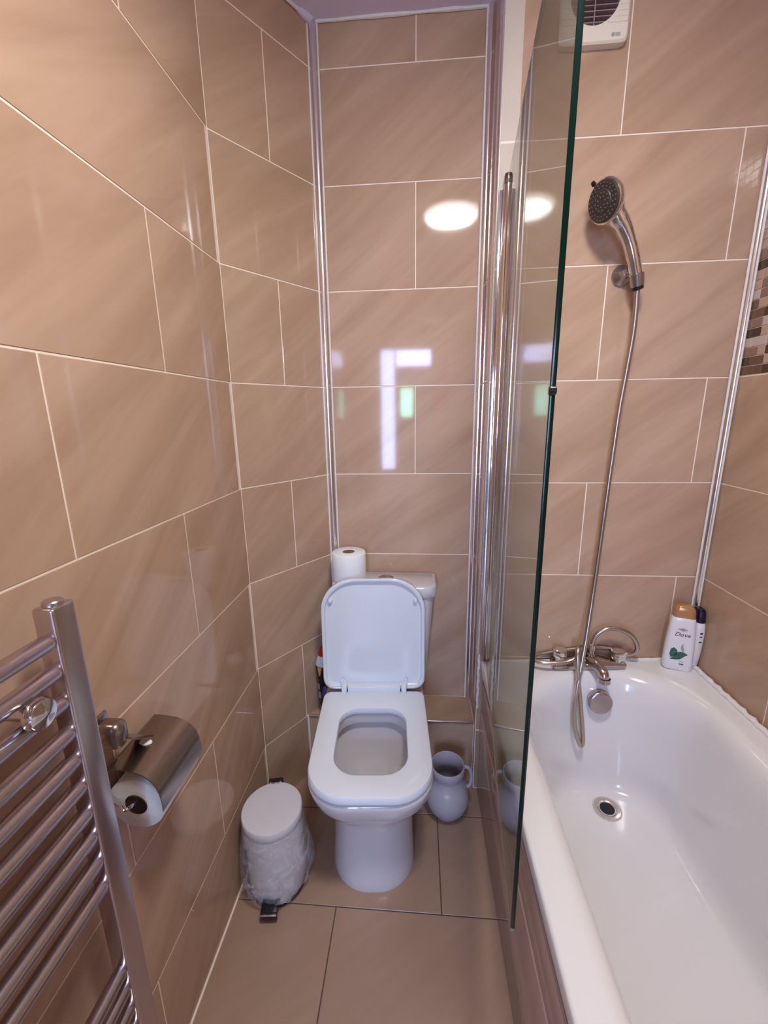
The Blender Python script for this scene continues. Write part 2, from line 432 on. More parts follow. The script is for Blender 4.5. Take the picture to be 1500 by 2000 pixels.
# ================================================================== TOILET
TC = V(-.150, 1.30, 0); TA = math.radians(3.8)
RT = Matrix.Translation(TC) @ Matrix.Rotation(TA, 4, 'Z')
def tw(x, y, z): return RT @ V(x, y, z)          # toilet frame: x across, y back (+), origin at the hinge
toilet = empty('toilet', (-.13, 1.15, 0), 'white close-coupled toilet with raised seat lid, standing in the tiled niche', 'toilet')
def tsec(hw, yf, yb, rf, rb, z, cx=0):
    return [tw(x, y, z) for x, y in rrect(cx-hw, cx+hw, yf, yb, rf, rf, rb, rb, 10)]
bm = bmesh.new()
S = [(.128, -.364, .030, .115, .03, 0), (.129, -.365, .030, .115, .03, .006), (.1265, -.361, .030, .112, .03, .03),
     (.122, -.356, .035, .110, .03, .12), (.122, -.356, .035, .110, .03, .21), (.125, -.364, .035, .110, .03, .252),
     (.136, -.388, .04, .112, .03, .282), (.155, -.415, .05, .112, .03, .312), (.168, -.432, .16, .112, .03, .345),
     (.174, -.440, .180, .112, .035, .375), (.176, -.442, .182, .112, .035, .390), (.174, -.440, .180, .110, .035, .396), (.168, -.434, .176, .108, .03, .3995)]
I = [(.122, -.380, -.095, .085, .08, .3995), (.117, -.376, -.100, .082, .078, .396), (.116, -.376, -.100, .082, .078, .368), (.118, -.377, -.099, .082, .078, .364),
     (.136, -.396, -.080, .085, .08, .362), (.136, -.396, -.080, .085, .08, .340), (.112, -.368, -.10, .08, .075, .29),
     (.090, -.345, -.115, .07, .06, .24), (.062, -.330, -.18, .05, .045, .205), (.050, -.325, -.215, .045, .04, .17), (.046, -.320, -.225, .04, .04, .13)]
loft(bm, [tsec(*s) for s in S+I], True, True)
part(bm, 'pan', M_WHITE, toilet, 50)
bm = bmesh.new(); loft(bm, [tsec(.0485, -.322, -.218, .045, .04, .168), tsec(.0485, -.322, -.218, .045, .04, .169)]); part(bm, 'water', M_WATER, toilet)
# seat ring
def sring(z, o, i):
    return tsec(.175+o, -.446-o, -.020+o, .115, .028, z), tsec(.106-i, -.372+i, -.110-i, .072, .062, z)
bm = bmesh.new()
lv = [(.4065, -.005, -.001), (.4095, 0, 0), (.420, 0, .001), (.4265, -.003, -.001), (.429, -.010, -.008)]
outs = [sring(*l)[0] for l in lv]; ins = [sring(*l)[1] for l in lv]
loft(bm, outs+ins[::-1]+[outs[0]], False, False)
bmesh.ops.remove_doubles(bm, verts=bm.verts, dist=1e-5)
part(bm, 'seat', M_SEAT, toilet, 40)
# hinge block: two upright ears and the bar between them
hg = bmesh.new()
for s in (-1, 1):
    box(hg, (s*.104-.009, -.038, .424), (s*.104+.009, .004, .456), .004, 2, RT)
tube(hg, [tw(-.155, -.004, .440), tw(.155, -.004, .440)], .0085, 12)
hinge = part(hg, 'hinge', M_SEAT, toilet)
hb = bmesh.new(); box(hb, (-.092, -.030, .424), (.092, .000, .449), .004, 2, RT); part(hb, 'hinge_bar', M_SEAT, toilet)
# lid, leaning back against the cistern
TILT = math.radians(4.0)
LIDM = RT @ Matrix.Translation((0, -.006, .436)) @ Matrix.Rotation(-TILT, 4, 'X') @ Matrix.Rotation(PI/2, 4, 'X')
# after this: local x across, local y up along the lid, local z towards the camera
def ls(o, z): return [LIDM @ V(x, y, z) for x, y in rrect(-.178-o, .178+o, -.008-o, .396+o, .040, .040, .112, .112, 10)]
bm = bmesh.new()
loft(bm, [ls(-.012, -.0165), ls(-.003, -.0150), ls(0, -.010), ls(0, .004), ls(-.0025, .0065), ls(-.0075, .0065), ls(-.0105, .004), ls(-.0115, -.003), ls(-.0130, -.0055), ls(-.0150, -.0062), ls(-.0155, -.0062), ls(-.03, -.0062)])
# cut-outs for the hinge are hinted by two small lugs at the foot
for s in (-1, 1): box(bm, (s*.112-.006, -.006, -.004), (s*.112+.006, .030, .010), .003, 2, LIDM)
lid = part(bm, 'lid', M_SEAT, toilet, 40)
for s in (-1, 1):
    bm = bmesh.new(); lathe(bm, [(.0075, 0), (.0072, .010), (.005, .0135), (.0005, .014)], 16, LIDM @ Matrix.Translation((s*.146, .318, -.006)), False)
    off = Vector(toilet.location)
    bmesh.ops.translate(bm, verts=bm.verts, vec=-off)
    finish(bm, 'buffer', M_SEAT, lid)
# cistern
CXm = -.121
def csec(x0, x1, y0, y1, r, z, rb=.006): return [(x, y, z) for x, y in rrect(x0, x1, y0, y1, r, r, rb, rb, 8)]
bm = bmesh.new()
loft(bm, [csec(-.272, .030, 1.362, 1.478, .04, .402), csec(-.280, .038, 1.358, 1.480, .045, .44), csec(-.292, .050, 1.356, 1.482, .045, .60), csec(-.298, .060, 1.352, 1.484, .045, .745)])
part(bm, 'cistern', M_WHITE, toilet, 50)
bm = bmesh.new()
loft(bm, [csec(-.303, .064, 1.350, 1.4850, .045, .747), csec(-.306, .0685, 1.347, 1.4850, .045, .751), csec(-.306, .069, 1.346, 1.4850, .045, .782), csec(-.303, .066, 1.349, 1.4850, .045, .789), csec(-.296, .059, 1.356, 1.4850, .04, .7915)])
part(bm, 'cistern_lid', M_WHITE, toilet, 50)
bm = bmesh.new(); lathe(bm, [(.030, .7915), (.030, .795), (.024, .7965), (.023, .7995), (.012, .8035), (.0005, .805)], 24, Matrix.Translation((-.112, 1.418, 0)), False)
part(bm, 'flush_button', M_CHROME2, toilet)
# fixing collar at the back of the pan
bm = bmesh.new(); box(bm, (-.20, 1.30, .395), (-.04, 1.372, .412), .004); part(bm, 'coupling', M_WHITE, toilet)

# toilet roll on the cistern
rl = empty('toilet_roll', (-.246, 1.420, .7920), 'white toilet roll standing upright on the cistern', 'toilet roll')
bm = bmesh.new(); Z0 = .7925
lathe(bm, [(.021, Z0), (.058, Z0), (.061, Z0+.002), (.0615, Z0+.05), (.061, Z0+.098), (.058, Z0+.1015), (.022, Z0+.102), (.021, Z0+.1)], 48, Matrix.Translation((-.246, 1.420, 0)), False, False)
part(bm, 'paper', M_PAPER, rl, 50)
bm = bmesh.new(); lathe(bm, [(.0212, Z0), (.0212, Z0+.1015), (.0198, Z0+.1015), (.0198, Z0)], 32, Matrix.Translation((-.246, 1.420, 0)), False, False)
part(bm, 'core', M_BROWN, rl, 50)

# ================================================================== CLEANER BOTTLE on the ledge
bx, by, bz = -.3455, 1.380, .2636
cb = empty('cleaner_bottle', (bx, by, bz), 'black cleaner bottle with white and red cap, half hidden behind the toilet lid', 'bottle')
def ell(cx, cy, a, b, z, n=28, rot=0): return [(cx+a*math.cos(2*PI*k/n)*math.cos(rot)-b*math.sin(2*PI*k/n)*math.sin(rot), cy+a*math.cos(2*PI*k/n)*math.sin(rot)+b*math.sin(2*PI*k/n)*math.cos(rot), z) for k in range(n)]
bm = bmesh.new()
loft(bm, [ell(bx, by, a, b, bz+z) for z, a, b in ((0, .026, .020), (.006, .029, .023), (.06, .029, .023), (.13, .030, .024), (.165, .033, .025), (.19, .034, .025), (.205, .030, .023), (.212, .022, .02))])
part(bm, 'body', M_BLACK, cb, 50)
bm = bmesh.new(); loft(bm, [ell(bx, by, a, b, bz+z) for z, a, b in ((.198, .0335, .026), (.204, .0345, .027), (.232, .026, .022), (.238, .023, .020))]); part(bm, 'collar', M_BWHITE, cb, 50)
bm = bmesh.new(); loft(bm, [ell(bx, by, a, b, bz+z) for z, a, b in ((.236, .0235, .020), (.252, .019, .017), (.266, .015, .014), (.270, .010, .010))]); part(bm, 'cap', M_RED, cb, 50)
def patch(cx, cy, cz, rad, a0, a1, z0, z1, name, mat, root, shape=None):
    bm = bmesh.new(); n = 8; rows = 6; vs = []
    for j in range(rows+1):
        t = j/rows; row = []
        w_ = 1 if shape is None else shape(t)
        am = (a0+a1)/2
        for k in range(n+1):
            a = am+(a0+(a1-a0)*k/n-am)*w_
            row.append(bm.verts.new((cx+rad[0]*math.cos(a), cy+rad[1]*math.sin(a), z0+(z1-z0)*t)))
        vs.append(row)
    for j in range(rows):
        for k in range(n): bm.faces.new((vs[j][k], vs[j][k+1], vs[j+1][k+1], vs[j+1][k]))
    return part(bm, name, mat, root, 50)
patch(bx, by, bz, (.0350, .0262), -2.35, -1.75, bz+.160, bz+.196, 'label_flash', M_PEACH, cb, lambda t: .25+.75*t)
patch(bx, by, bz, (.0306, .0246), -2.9, -2.25, bz+.100, bz+.124, 'label_text', M_GREY, cb)
patch(bx, by, bz, (.0302, .0242), -2.6, -2.1, bz+.062, bz+.090, 'label_text', M_GREY, cb)
patch(bx, by, bz, (.0304, .0244), -1.9, -1.1, bz+.040, bz+.120, 'label_panel', M_PURPLE, cb, lambda t: math.sin(PI*(.1+.8*t)))

# ================================================================== PEDAL BIN
bc = V(-.418, .957, 0)
pb = empty('pedal_bin', bc, 'small white pedal bin wrapped in a clear plastic liner, between left wall and toilet', 'bin')
T = Matrix.Translation(bc)
bm = bmesh.new()
lathe(bm, [(.001, .012), (.080, .012), (.082, .016), (.0825, .10), (.0835, .235), (.084, .240), (.080, .241), (.079, .20), (.001, .19)], 48, T, False, False)
part(bm, 'body', M_BIN, pb, 40)
bm = bmesh.new(); lathe(bm, [(.079, 0), (.083, .001), (.083, .012), (.079, .014)], 48, T); part(bm, 'base', M_BLACK, pb, 40)
LT = T @ Matrix.Translation((0, .0, .241))
bm = bmesh.new(); lathe(bm, [(.001, .002), (.085, .0), (.0865, .004), (.0865, .023), (.0845, .0262), (.080, .0270), (.045, .0275), (.001, .0277)], 56, LT, False, False)
part(bm, 'lid', M_BIN, pb, 40)
hd = V(-.20, .98, 0).normalized()
bm = bmesh.new(); c = bc+hd*.088; R_ = Matrix.Translation((c.x, c.y, 0)) @ Matrix.Rotation(math.atan2(hd.y, hd.x)-PI/2, 4, 'Z')
box(bm, (-.022, -.002, .232), (.022, .012, .270), .003, 2, R_); box(bm, (-.018, .002, .02), (.018, .010, .232), .002, 2, R_); part(bm, 'hinge', M_BLACK, pb)
bm = bmesh.new(); tube(bm, [R_ @ V(-.017, -.004, .2695), R_ @ V(-.010, -.009, .2705), R_ @ V(.010, -.009, .2705), R_ @ V(.017, -.004, .2695)], .0022, 8); part(bm, 'hinge_pin', M_CHROME, pb)
pd = V(.10, -1, 0).normalized()
PM = Matrix.Translation((bc.x, bc.y, 0)) @ Matrix.Rotation(math.atan2(pd.y, pd.x)+PI/2, 4, 'Z')
bm = bmesh.new(); box(bm, (-.024, -.116, .026), (.024, -.070, .036), .003, 2, PM); box(bm, (-.0235, -.120, .010), (.0235, -.112, .036), .003, 2, PM); pe = part(bm, 'pedal', M_BLACK, pb)
bm = bmesh.new(); box(bm, (-.0225, -.1215, .0305), (.0225, -.1185, .0355), .0012, 2, PM)
bmesh.ops.translate(bm, verts=bm.verts, vec=-bc); finish(bm, 'pedal_edge', M_CHROME, pe)
# crumpled liner hanging over the body
bm = bmesh.new(); secs = []; n = 96
prof = [(.0855, .238), (.0885, .225), (.094, .19), (.099, .15), (.1035, .11), (.104, .075), (.0985, .045), (.090, .024), (.087, .016)]
for r0, z in prof:
    ring = []
    for k in range(n):
        a = 2*PI*k/n
        t = (.238-z)/.22
        rr = r0+t*(.0035*math.sin(7*a+3*z*30)+.0025*math.sin(13*a+z*90)+.0018*math.sin(23*a-z*140))
        rr += .018*t*math.exp(-((a-.15+PI) % (2*PI)-PI)**2/.10)*math.exp(-((z-.12)/.06)**2)      # puffed corner to the right
        x = bc.x+rr*math.cos(a); y = bc.y+rr*math.sin(a)
        x = max(x, XL+.004+.002*math.sin(9*a))
        ring.append((x, y, z+.004*t*math.sin(11*a)))
    secs.append(ring)
loft(bm, secs, False, False)
part(bm, 'bin_liner', M_LINER, pb, 60)
bm = bmesh.new()
tip = V(XL+.012, .905, .012)
for k in range(5):
    a = V(bc.x+.088*math.cos(3.55+k*.16), bc.y+.088*math.sin(3.55+k*.16), .022+.012*k)
    b = tip+V(random.uniform(-.004, .004), random.uniform(-.012, .016), random.uniform(-.004, .022))
    tube(bm, spline([a, a.lerp(b, .5)+V(0, 0, .010*(k % 2)), b], 4), [.0035]*4+[.0022]*4+[.0010], 6)
part(bm, 'liner_twist', M_LINER, pb, 60)

# ================================================================== JUG
jc = V(.108, 1.212, .0)
jg = empty('jug', jc, 'white plastic round-bellied jug with a side handle on the floor right of the toilet', 'jug')
bm = bmesh.new()
lathe(bm, [(.001, .002), (.040, .001), (.044, .003), (.046, .010), (.050, .014), (.064, .034), (.074, .060), (.0765, .080), (.072, .103), (.063, .122), (.0605, .127), (.058, .130), (.0535, .148), (.0525, .158), (.0535, .168), (.0560, .172), (.0572, .186), (.0572, .200), (.0555, .2025), (.053, .2015), (.0515, .195), (.0475, .165), (.0475, .150), (.058, .125), (.070, .10), (.072, .075), (.06, .04), (.04, .012), (.001, .01)], 56, Matrix.Translation(jc), False, False)
part(bm, 'body', M_JUG, jg, 50)
bm = bmesh.new()
pts = spline([jc+V(.050, .004, .188), jc+V(.068, .006, .186), jc+V(.080, .008, .167), jc+V(.083, .008, .140), jc+V(.078, .006, .115), jc+V(.064, .004, .104)], 6)
x_ = len(pts); tube(bm, pts, [.0062]*x_, 12)
part(bm, 'handle', M_JUG, jg, 60)

# ================================================================== TOWEL RADIATOR
PX0, PX1, PY0, PY1, PZT = -.4715, -.4425, .434, .469, 1.150
rd = empty('towel_radiator', (-.457, .18, .18), 'chrome ladder towel radiator fixed to the left wall beside the paper holder', 'radiator')
for y0, y1 in ((PY0, PY1), (-.085, -.050)):
    bm = bmesh.new(); box(bm, (PX0, y0, .17), (PX1, y1, PZT), .004, 3)
    post = part(bm, 'post', M_RAD, rd)
    bm = bmesh.new(); lathe(bm, [(.0115, PZT-.001), (.0115, PZT+.004), (.0100, PZT+.0055), (.0005, PZT+.0058)], 24, Matrix.Translation(((PX0+PX1)/2, (y0+y1)/2, 0)), False)
    bmesh.ops.translate(bm, verts=bm.verts, vec=-Vector(rd.location)); finish(bm, 'vent_plug', M_RAD, post)
barz = [1.108, 1.066, 1.022, .976, .934, .891, .846, .805, .760, .716, .543, .505, .462, .418, .374, .330, .23]
for z in barz:
    bm = bmesh.new(); xb = (PX0+PX1)/2+.003
    tube(bm, [(xb, -.052, z), (xb, -.045, z), (xb, .428, z), (xb, PY0+.001, z)], [.0085, .011, .011, .0085], 18)
    part(bm, 'bar', M_RAD, rd, 50)
for y in (.385, .0):
    bm = bmesh.new(); zc = 1.044
    tube(bm, [(XL, y, zc), (XL+.006, y, zc), (XL+.0065, y, zc), (-.49, y, zc), (-.446, y, zc)], [.018, .018, .009, .009, .009], 18)
    br = part(bm, 'wall_bracket', M_CHROME, rd, 50)
    bm = bmesh.new(); lathe(bm, [(.004, -.010), (.017, -.006), (.0195, 0), (.017, .007), (.006, .010), (.0005, .0105)], 24, along((-.436, y, zc), (1, 0, 0)))
    box(bm, (-.4415, y-.006, zc-.016), (-.4345, y+.006, zc+.016), .003)
    bmesh.ops.translate(bm, verts=bm.verts, vec=-Vector(rd.location)); finish(bm, 'clamp', M_CHROME, br, 50)
for y in (PY1-.017, -.067):
    for z in (.25,):
        bm = bmesh.new(); tube(bm, [(XL, y, z), (PX0+.004, y, z)], .009, 14); part(bm, 'wall_bracket', M_RAD, rd, 50)

# ================================================================== PAPER HOLDER
ph = empty('paper_holder', (XL, .59, .83), 'chrome toilet paper holder with a curved cover flap on the left wall', 'paper holder')
bm = bmesh.new()
box(bm, (XL+.0005, .524, .846), (XL+.006, .566, .902), .002, 2); box(bm, (XL+.004, .529, .851), (-.474, .561, .898), .013, 4)
part(bm, 'wall_post', M_DCHROME, ph, 50)
bm = bmesh.new()
def quad_plate(bm, a, b, c, d, th):
    a, b, c, d = map(Vector, (a, b, c, d)); n_ = (b-a).cross(d-a).normalized()*th
    vs = [bm.verts.new(p) for p in (a, b, c, d, a-n_, b-n_, c-n_, d-n_)]
    for f in ((0, 1, 2, 3), (7, 6, 5, 4), (0, 4, 5, 1), (1, 5, 6, 2), (2, 6, 7, 3), (3, 7, 4, 0)): bm.faces.new([vs[i] for i in f])
quad_plate(bm, (-.498, .548, .872), (-.468, .552, .862), (-.470, .604, .822), (-.503, .600, .822), .003)
part(bm, 'arm', M_DCHROME, ph)
cov = [(-.506, .8165), (-.498, .8175), (-.480, .8165), (-.460, .8135), (-.445, .808), (-.433, .798), (-.425, .786), (-.421, .772), (-.419, .757), (-.419, .738)]
cov = [(x, z) for x, z in cov]
bm = bmesh.new(); secs = []
Y0, Y1 = .532, .660
outer = cov; inner = [(x-.0012, z-.0012) for x, z in cov]
prof = outer+inner[::-1]
loft(bm, [[(x, y, z) for x, z in prof] for y in (Y0, Y0+.004, (Y0+Y1)/2, Y1-.004, Y1)])
cv = part(bm, 'cover', M_DCHROME, ph, 40)
bm = bmesh.new(); tube(bm, [(-.505, Y0-.003, .815), (-.505, Y1+.001, .815)], .0022, 10); part(bm, 'hinge_rod', M_DCHROME, ph)
bm = bmesh.new(); lathe(bm, [(.0115, 0), (.011, .0012), (.0005, .0014)], 28, along((-.478, .592, .8162), (.06, 0, 1)) @ Matrix.Diagonal((.62, 1.0, 1, 1)), False)
bmesh.ops.translate(bm, verts=bm.verts, vec=-Vector(ph.location)); finish(bm, 'cover_oval', simple('white_oval', (.85, .83, .83), .4), cv)  # white oval disc, slightly proud of the cover
bm = bmesh.new(); tube(bm, spline([(-.505, Y0-.003, .815), (-.511, Y0-.004, .79), (-.508, Y0-.005, .762), (-.492, Y0-.005, .750), (-.472, Y0-.003, .748), (-.47, Y1-.01, .748)], 5), .0032, 10); part(bm, 'roll_bar', M_CHROME, ph)
rc = V(-.470, .5955, .742)
pr = empty('paper_roll', rc, 'used paper roll hanging inside the chrome holder on the left wall', 'toilet roll')
bm = bmesh.new(); lathe(bm, [(.0195, -.058), (.0475, -.058), (.049, -.0565), (.049, .0565), (.0475, .058), (.0195, .058)], 48, along(rc, (0, 1, 0)), False, False); part(bm, 'paper', M_PAPER, pr, 50)
bm = bmesh.new(); lathe(bm, [(.0195, -.0585), (.0195, .0585), (.0175, .0585), (.0175, -.0585)], 32, along(rc, (0, 1, 0)), False, False); part(bm, 'core', M_BROWN, pr, 50)
bm = bmesh.new(); tube(bm, [rc+V(0, -.0592, 0), rc+V(0, .059, 0)], .0165, 20); part(bm, 'core_hole_shade', M_BLACK, ph, 50)  # black plug filling the core, in place of the shade inside its hole

# ================================================================== BATH
BX0, BX1 = .2225, XR-.004
def zr(x): return .538+.048*(x-.2225)
bath = empty('bathtub', (.56, .465, 0), 'white bath with moulded rim along the right wall below the shower', 'bath')
def bsec(x0, x1, y0, y1, r0, rl_, rr_, dz, sg=12):
    # order of corners: front-left, front-right, tap-right, tap-left
    return [(x, y, zr(x)+dz) for x, y in rrect(x0, x1, y0, y1, r0, r0, rr_, rl_, sg)]
IX0, IX1, IY0, IY1 = .298, .812, -.30, 1.248
def ins(i, dz, r=0, yi=None):
    yi = i if yi is None else yi
    return bsec(IX0+i, IX1-i, IY0+i, IY1-yi, .20-r, .27-r, .20-r, dz)
bm = bmesh.new()
loft(bm, [bsec(BX0+.012, BX1, -.384, YS-.001, .01, .004, .004, -.034), bsec(BX0, BX1, -.384, YS-.001, .012, .004, .004, -.032), bsec(BX0, BX1, -.384, YS-.001, .012, .004, .004, -.006),
          bsec(BX0+.002, BX1, -.382, YS-.001, .012, .004, .004, -.001), bsec(BX0+.007, BX1, -.377, YS-.001, .012, .004, .004, .0004),
          ins(-.026, .0006), ins(-.016, -.0008), ins(-.004, -.006), ins(.004, -.012), ins(.012, -.024), ins(.019, -.042), ins(.026, -.09), ins(.036, -.18, .02), ins(.046, -.27, .03),
          ins(.051, -.32, .04), ins(.055, -.350, .05), ins(.062, -.372, .06), ins(.073, -.387, .07), ins(.086, -.394, .08), ins(.100, -.3965, .09)], False, True)
part(bm, 'tub', M_BATH, bath, 60)
ZFL = zr(.597)-.3965
# side panel: laminate board with a lower step, tucked under the rim
pn = bmesh.new(); box(pn, (BX0+.004, -.38, .004), (BX0+.02, YS-.001, .342), .002)
part(pn, 'side_panel', M_PANEL, bath)
pn = bmesh.new(); box(pn, (BX0+.0075, -.38, .340), (BX0+.02, YS-.001, .455), .002)
part(pn, 'side_panel', M_PANEL, bath)
pn = bmesh.new(); box(pn, (BX0+.0115, -.38, .452), (BX0+.03, YS-.001, .530), .001)
part(pn, 'side_panel', M_PANEL, bath)
# waste
dr = V(.597, 1.112, ZFL+.0006); DRM = Matrix.Translation(dr) @ Matrix.Rotation(-math.atan(.048), 4, 'Y')
bm = bmesh.new(); lathe(bm, [(.0385, .0005), (.038, .0030), (.030, .0035), (.0275, .0005), (.0225, -.001), (.0215, -.006)], 40, DRM, False, False); ring = part(bm, 'waste_ring', simple('worn_chrome_ring', (.60, .55, .53), .25, .7, noise=.3, nscale=90), bath, 50)
bm = bmesh.new(); lathe(bm, [(.0375, .0004), (.0415, .0004), (.042, .0016), (.0375, .0022)], 40, DRM, False, False); part(bm, 'waste_seal', simple('stained_sealant', (.60, .52, .48), .6, noise=.3, nscale=120), bath, 50)
bm = bmesh.new(); lathe(bm, [(.0005, .0022), (.0215, .0018), (.0215, .0008), (.0005, .0010)], 32, DRM, False, False); part(bm, 'waste_hole', simple('drain_black', (.004, .004, .006), .3), bath, 50)
# overflow / pop-up control
ov = V(.582, 1.232, .470); od = V(-.02, -1, .10).normalized()
bm = bmesh.new(); lathe(bm, [(.030, 0), (.033, .006), (.034, .014), (.036, .018), (.037, .022), (.037, .034), (.035, .037), (.030, .0385), (.0005, .039)], 40, along(ov, od), False); part(bm, 'overflow_knob', M_CHROME2, bath, 40)
# wavy sealant along the right wall and behind the taps
bm = bmesh.new(); pts = [(XR-.0128, YS-.02-k*.012, zr(XR)+.002+.0016*math.sin(k*1.7)+.0012*math.sin(k*3.9)) for k in range(100)]
tube(bm, pts, [.0085+.0016*math.sin(k*2.3) for k in range(100)], 8); part(bm, 'sealant_bead', M_SEAL, bath, 60)
bm = bmesh.new(); pts = [(BX0+.01+k*.0137, YS-.0068, zr(BX0+k*.0137)+.001) for k in range(47)]
tube(bm, pts, [.0055+.0008*math.sin(k*2.3) for k in range(47)], 8); part(bm, 'sealant_bead', M_SEAL, bath, 60)

# ================================================================== BATH MIXER TAP
tp_ = empty('bath_mixer_tap', (.565, 1.272, zr(.565)), 'chrome bath mixer tap with two knobs on the bath end under the shower', 'tap')
zb = zr(.56)+.0012
bm = bmesh.new()
def tapsec(hw, y0, y1, r, z): return [(x, y, z+.048*(x-.56)) for x, y in rrect(.562-hw, .562+hw, y0, y1, r, seg=6)]
loft(bm, [tapsec(.116, 1.254, 1.300, .010, zb), tapsec(.116, 1.252, 1.301, .010, zb+.012), tapsec(.112, 1.255, 1.298, .012, zb+.018), tapsec(.06, 1.261, 1.293, .014, zb+.026), tapsec(.03, 1.264, 1.290, .012, zb+.034)])
part(bm, 'body', M_NICKEL, tp_, 40)
for x in (.470, .654):  # the two control knobs
    bm = bmesh.new()
    lathe(bm, [(.0135, .010), (.0125, .024), (.0115, .030), (.0195, .034), (.0215, .040), (.0225, .054), (.020, .060), (.012, .0635), (.0005, .064)], 10, Matrix.Translation((x, 1.272, zb)), False)
    part(bm, 'tap_knob', M_KNOB, tp_, 30)
bm = bmesh.new()
tube(bm, spline([(.566, 1.262, zb+.026), (.570, 1.240, zb+.031), (.576, 1.216, zb+.029), (.581, 1.200, zb+.020), (.582, 1.196, zb+.004)], 5), [.0185, .0182, .018, .0178, .0175, .017, .0168, .0165, .0162, .016, .0158, .0156, .0155, .0155, .0155, .0155, .0155, .0155, .0155, .0155, .0155], 18)
lathe(bm, [(.0175, 0), (.0178, .014), (.0150, .016), (.013, .006)], 18, along((.5825, 1.1955, zb+.010), (.02, -.1, -1)), False)
part(bm, 'spout', M_NICKEL, tp_, 45)
bm = bmesh.new(); lathe(bm, [(.0125, 0), (.0125, .016), (.009, .018), (.0085, .030), (.0115, .033), (.0115, .050), (.0075, .053)], 14, Matrix.Translation((.569, 1.272, zb+.030))); part(bm, 'hose_connector', M_NICKEL, tp_, 40)

# ================================================================== HAND SHOWER, BRACKET, HOSE
hs_ = empty('hand_shower', (.583, 1.268, 1.71), 'chrome hand shower with dark spray face and long metal hose, hung on the shower wall', 'shower')
fc = V(.458, 1.222, 1.879); fn = V(-.88, -.42, -.24).normalized()
HM = along(fc, fn)
bm = bmesh.new()
lathe(bm, [(.0005, -.040), (.018, -.038), (.034, -.030), (.044, -.018), (.0490, -.008), (.0495, -.002), (.0465, .0005), (.0430, .0008)], 40, HM, False, True)
hp = spline([fc-fn*.022+V(.004, 0, .018), (.497, 1.244, 1.862), (.522, 1.250, 1.832), (.543, 1.254, 1.796), (.558, 1.258, 1.762), (.572, 1.264, 1.728), (.580, 1.268, 1.708)], 6)
rr = [.010, .014, .018, .020, .021, .020, .0195, .019, .0185, .018, .017, .016, .0155, .015, .0145, .014, .0135, .0135, .013, .013, .013, .0128, .0128, .0126, .0125, .0125, .0122, .012, .012, .0118, .0118, .0115, .0115, .011, .011, .011, .011]
tube(bm, hp, [q*(1.0+.28*min(1, i/10)) for i, q in enumerate(rr[:len(hp)])], 18)
part(bm, 'head', M_CHROME, hs_, 50)
bm = bmesh.new(); lathe(bm, [(.0455, .0006), (.0455, .0035), (.0425, .0055), (.026, .0062), (.024, .0080), (.010, .0088), (.0005, .009)], 40, HM, False)
face = part(bm, 'spray_face', simple('spray_plate', (.045, .030, .028), .35), hs_, 30)
nz_m = simple('nozzle_rubber', (.16, .12, .12), .5)
bm = bmesh.new()
for rad, cnt, zz in ((.0385, 24, .0057), (.031, 18, .006), (.019, 12, .0082), (.011, 7, .0087)):
    for k in range(cnt):
        a = 2*PI*k/cnt; m_ = HM @ Matrix.Translation((rad*math.cos(a), rad*math.sin(a), zz))
        lathe(bm, [(.0017, 0), (.0011, .002)], 6, m_, False)
noz = part(bm, 'nozzles', nz_m, hs_, 40); noz['kind'] = 'stuff'
bm = bmesh.new()
dv = (V(.427, 1.235, 1.917)-fc); dv = (dv-fn*dv.dot(fn)).normalized()
tube(bm, [fc+dv*.042-fn*.004, fc+dv*.054-fn*.003, fc+dv*.0545-fn*.003, fc+dv*.062-fn*.003], [.003, .003, .006, .005], 10)
part(bm, 'spray_lever', M_BLACK, hs_, 40)
hose_pts = [(.581, 1.269, 1.712), (.583, 1.271, 1.69), (.587, 1.274, 1.593), (.581, 1.276, 1.48), (.573, 1.275, 1.377), (.566, 1.272, 1.22), (.560, 1.268, 1.079), (.550, 1.262, .84), (.533, 1.236, .70),
    (.514, 1.208, .60), (.500, 1.188, .535), (.4925, 1.176, .47), (.499, 1.170, .40), (.5145, 1.168, .352), (.5225, 1.1685, .340), (.527, 1.171, .356), (.521, 1.178, .42), (.511, 1.186, .50), (.503, 1.196, .565),
    (.503, 1.214, .628), (.511, 1.2355, .648), (.521, 1.2430, .632), (.512, 1.2425, .607), (.486, 1.239, .592), (.445, 1.238, .586), (.405, 1.244, .583), (.380, 1.262, .580), (.392, 1.284, .580), (.43, 1.2985, .583),
    (.50, 1.3045, .594), (.58, 1.3055, .606), (.64, 1.3045, .603), (.684, 1.295, .592), (.709, 1.280, .606), (.709, 1.274, .636), (.686, 1.272, .672), (.648, 1.271, .692), (.612, 1.271, .694), (.583, 1.272, .676), (.570, 1.272, .650), (.5695, 1.272, .618)]
bm = bmesh.new(); hp = spline(hose_pts, 14)
rs = [.0068+(.0006 if i % 2 else 0) for i in range(len(hp))]
tube(bm, hp, rs, 10); part(bm, 'hose', M_HOSE, hs_, 60)
wb = empty('shower_bracket', (.560, YS, 1.737), 'chrome wall bracket holding the hand shower, round rosette on the tiles', 'bracket')
bm = bmesh.new(); lathe(bm, [(.0275, 0), (.0275, .004), (.025, .007), (.016, .018), (.0115, .026), (.0105, .034), (.0005, .035)], 36, along((.558, YS-.0005, 1.735), (0, -1, 0)), False); part(bm, 'rosette', M_CHROME2, wb, 40)
cd_ = (V(.572, 1.264, 1.728)-V(.583, 1.271, 1.69)).normalized()
bm = bmesh.new(); tube(bm, [(.558, 1.287, 1.735), (.568, 1.277, 1.727), (.578, 1.268, 1.716)], .008, 12); part(bm, 'arm', M_CHROME2, wb, 40)
bm = bmesh.new(); cp = V(.582, 1.2695, 1.696)
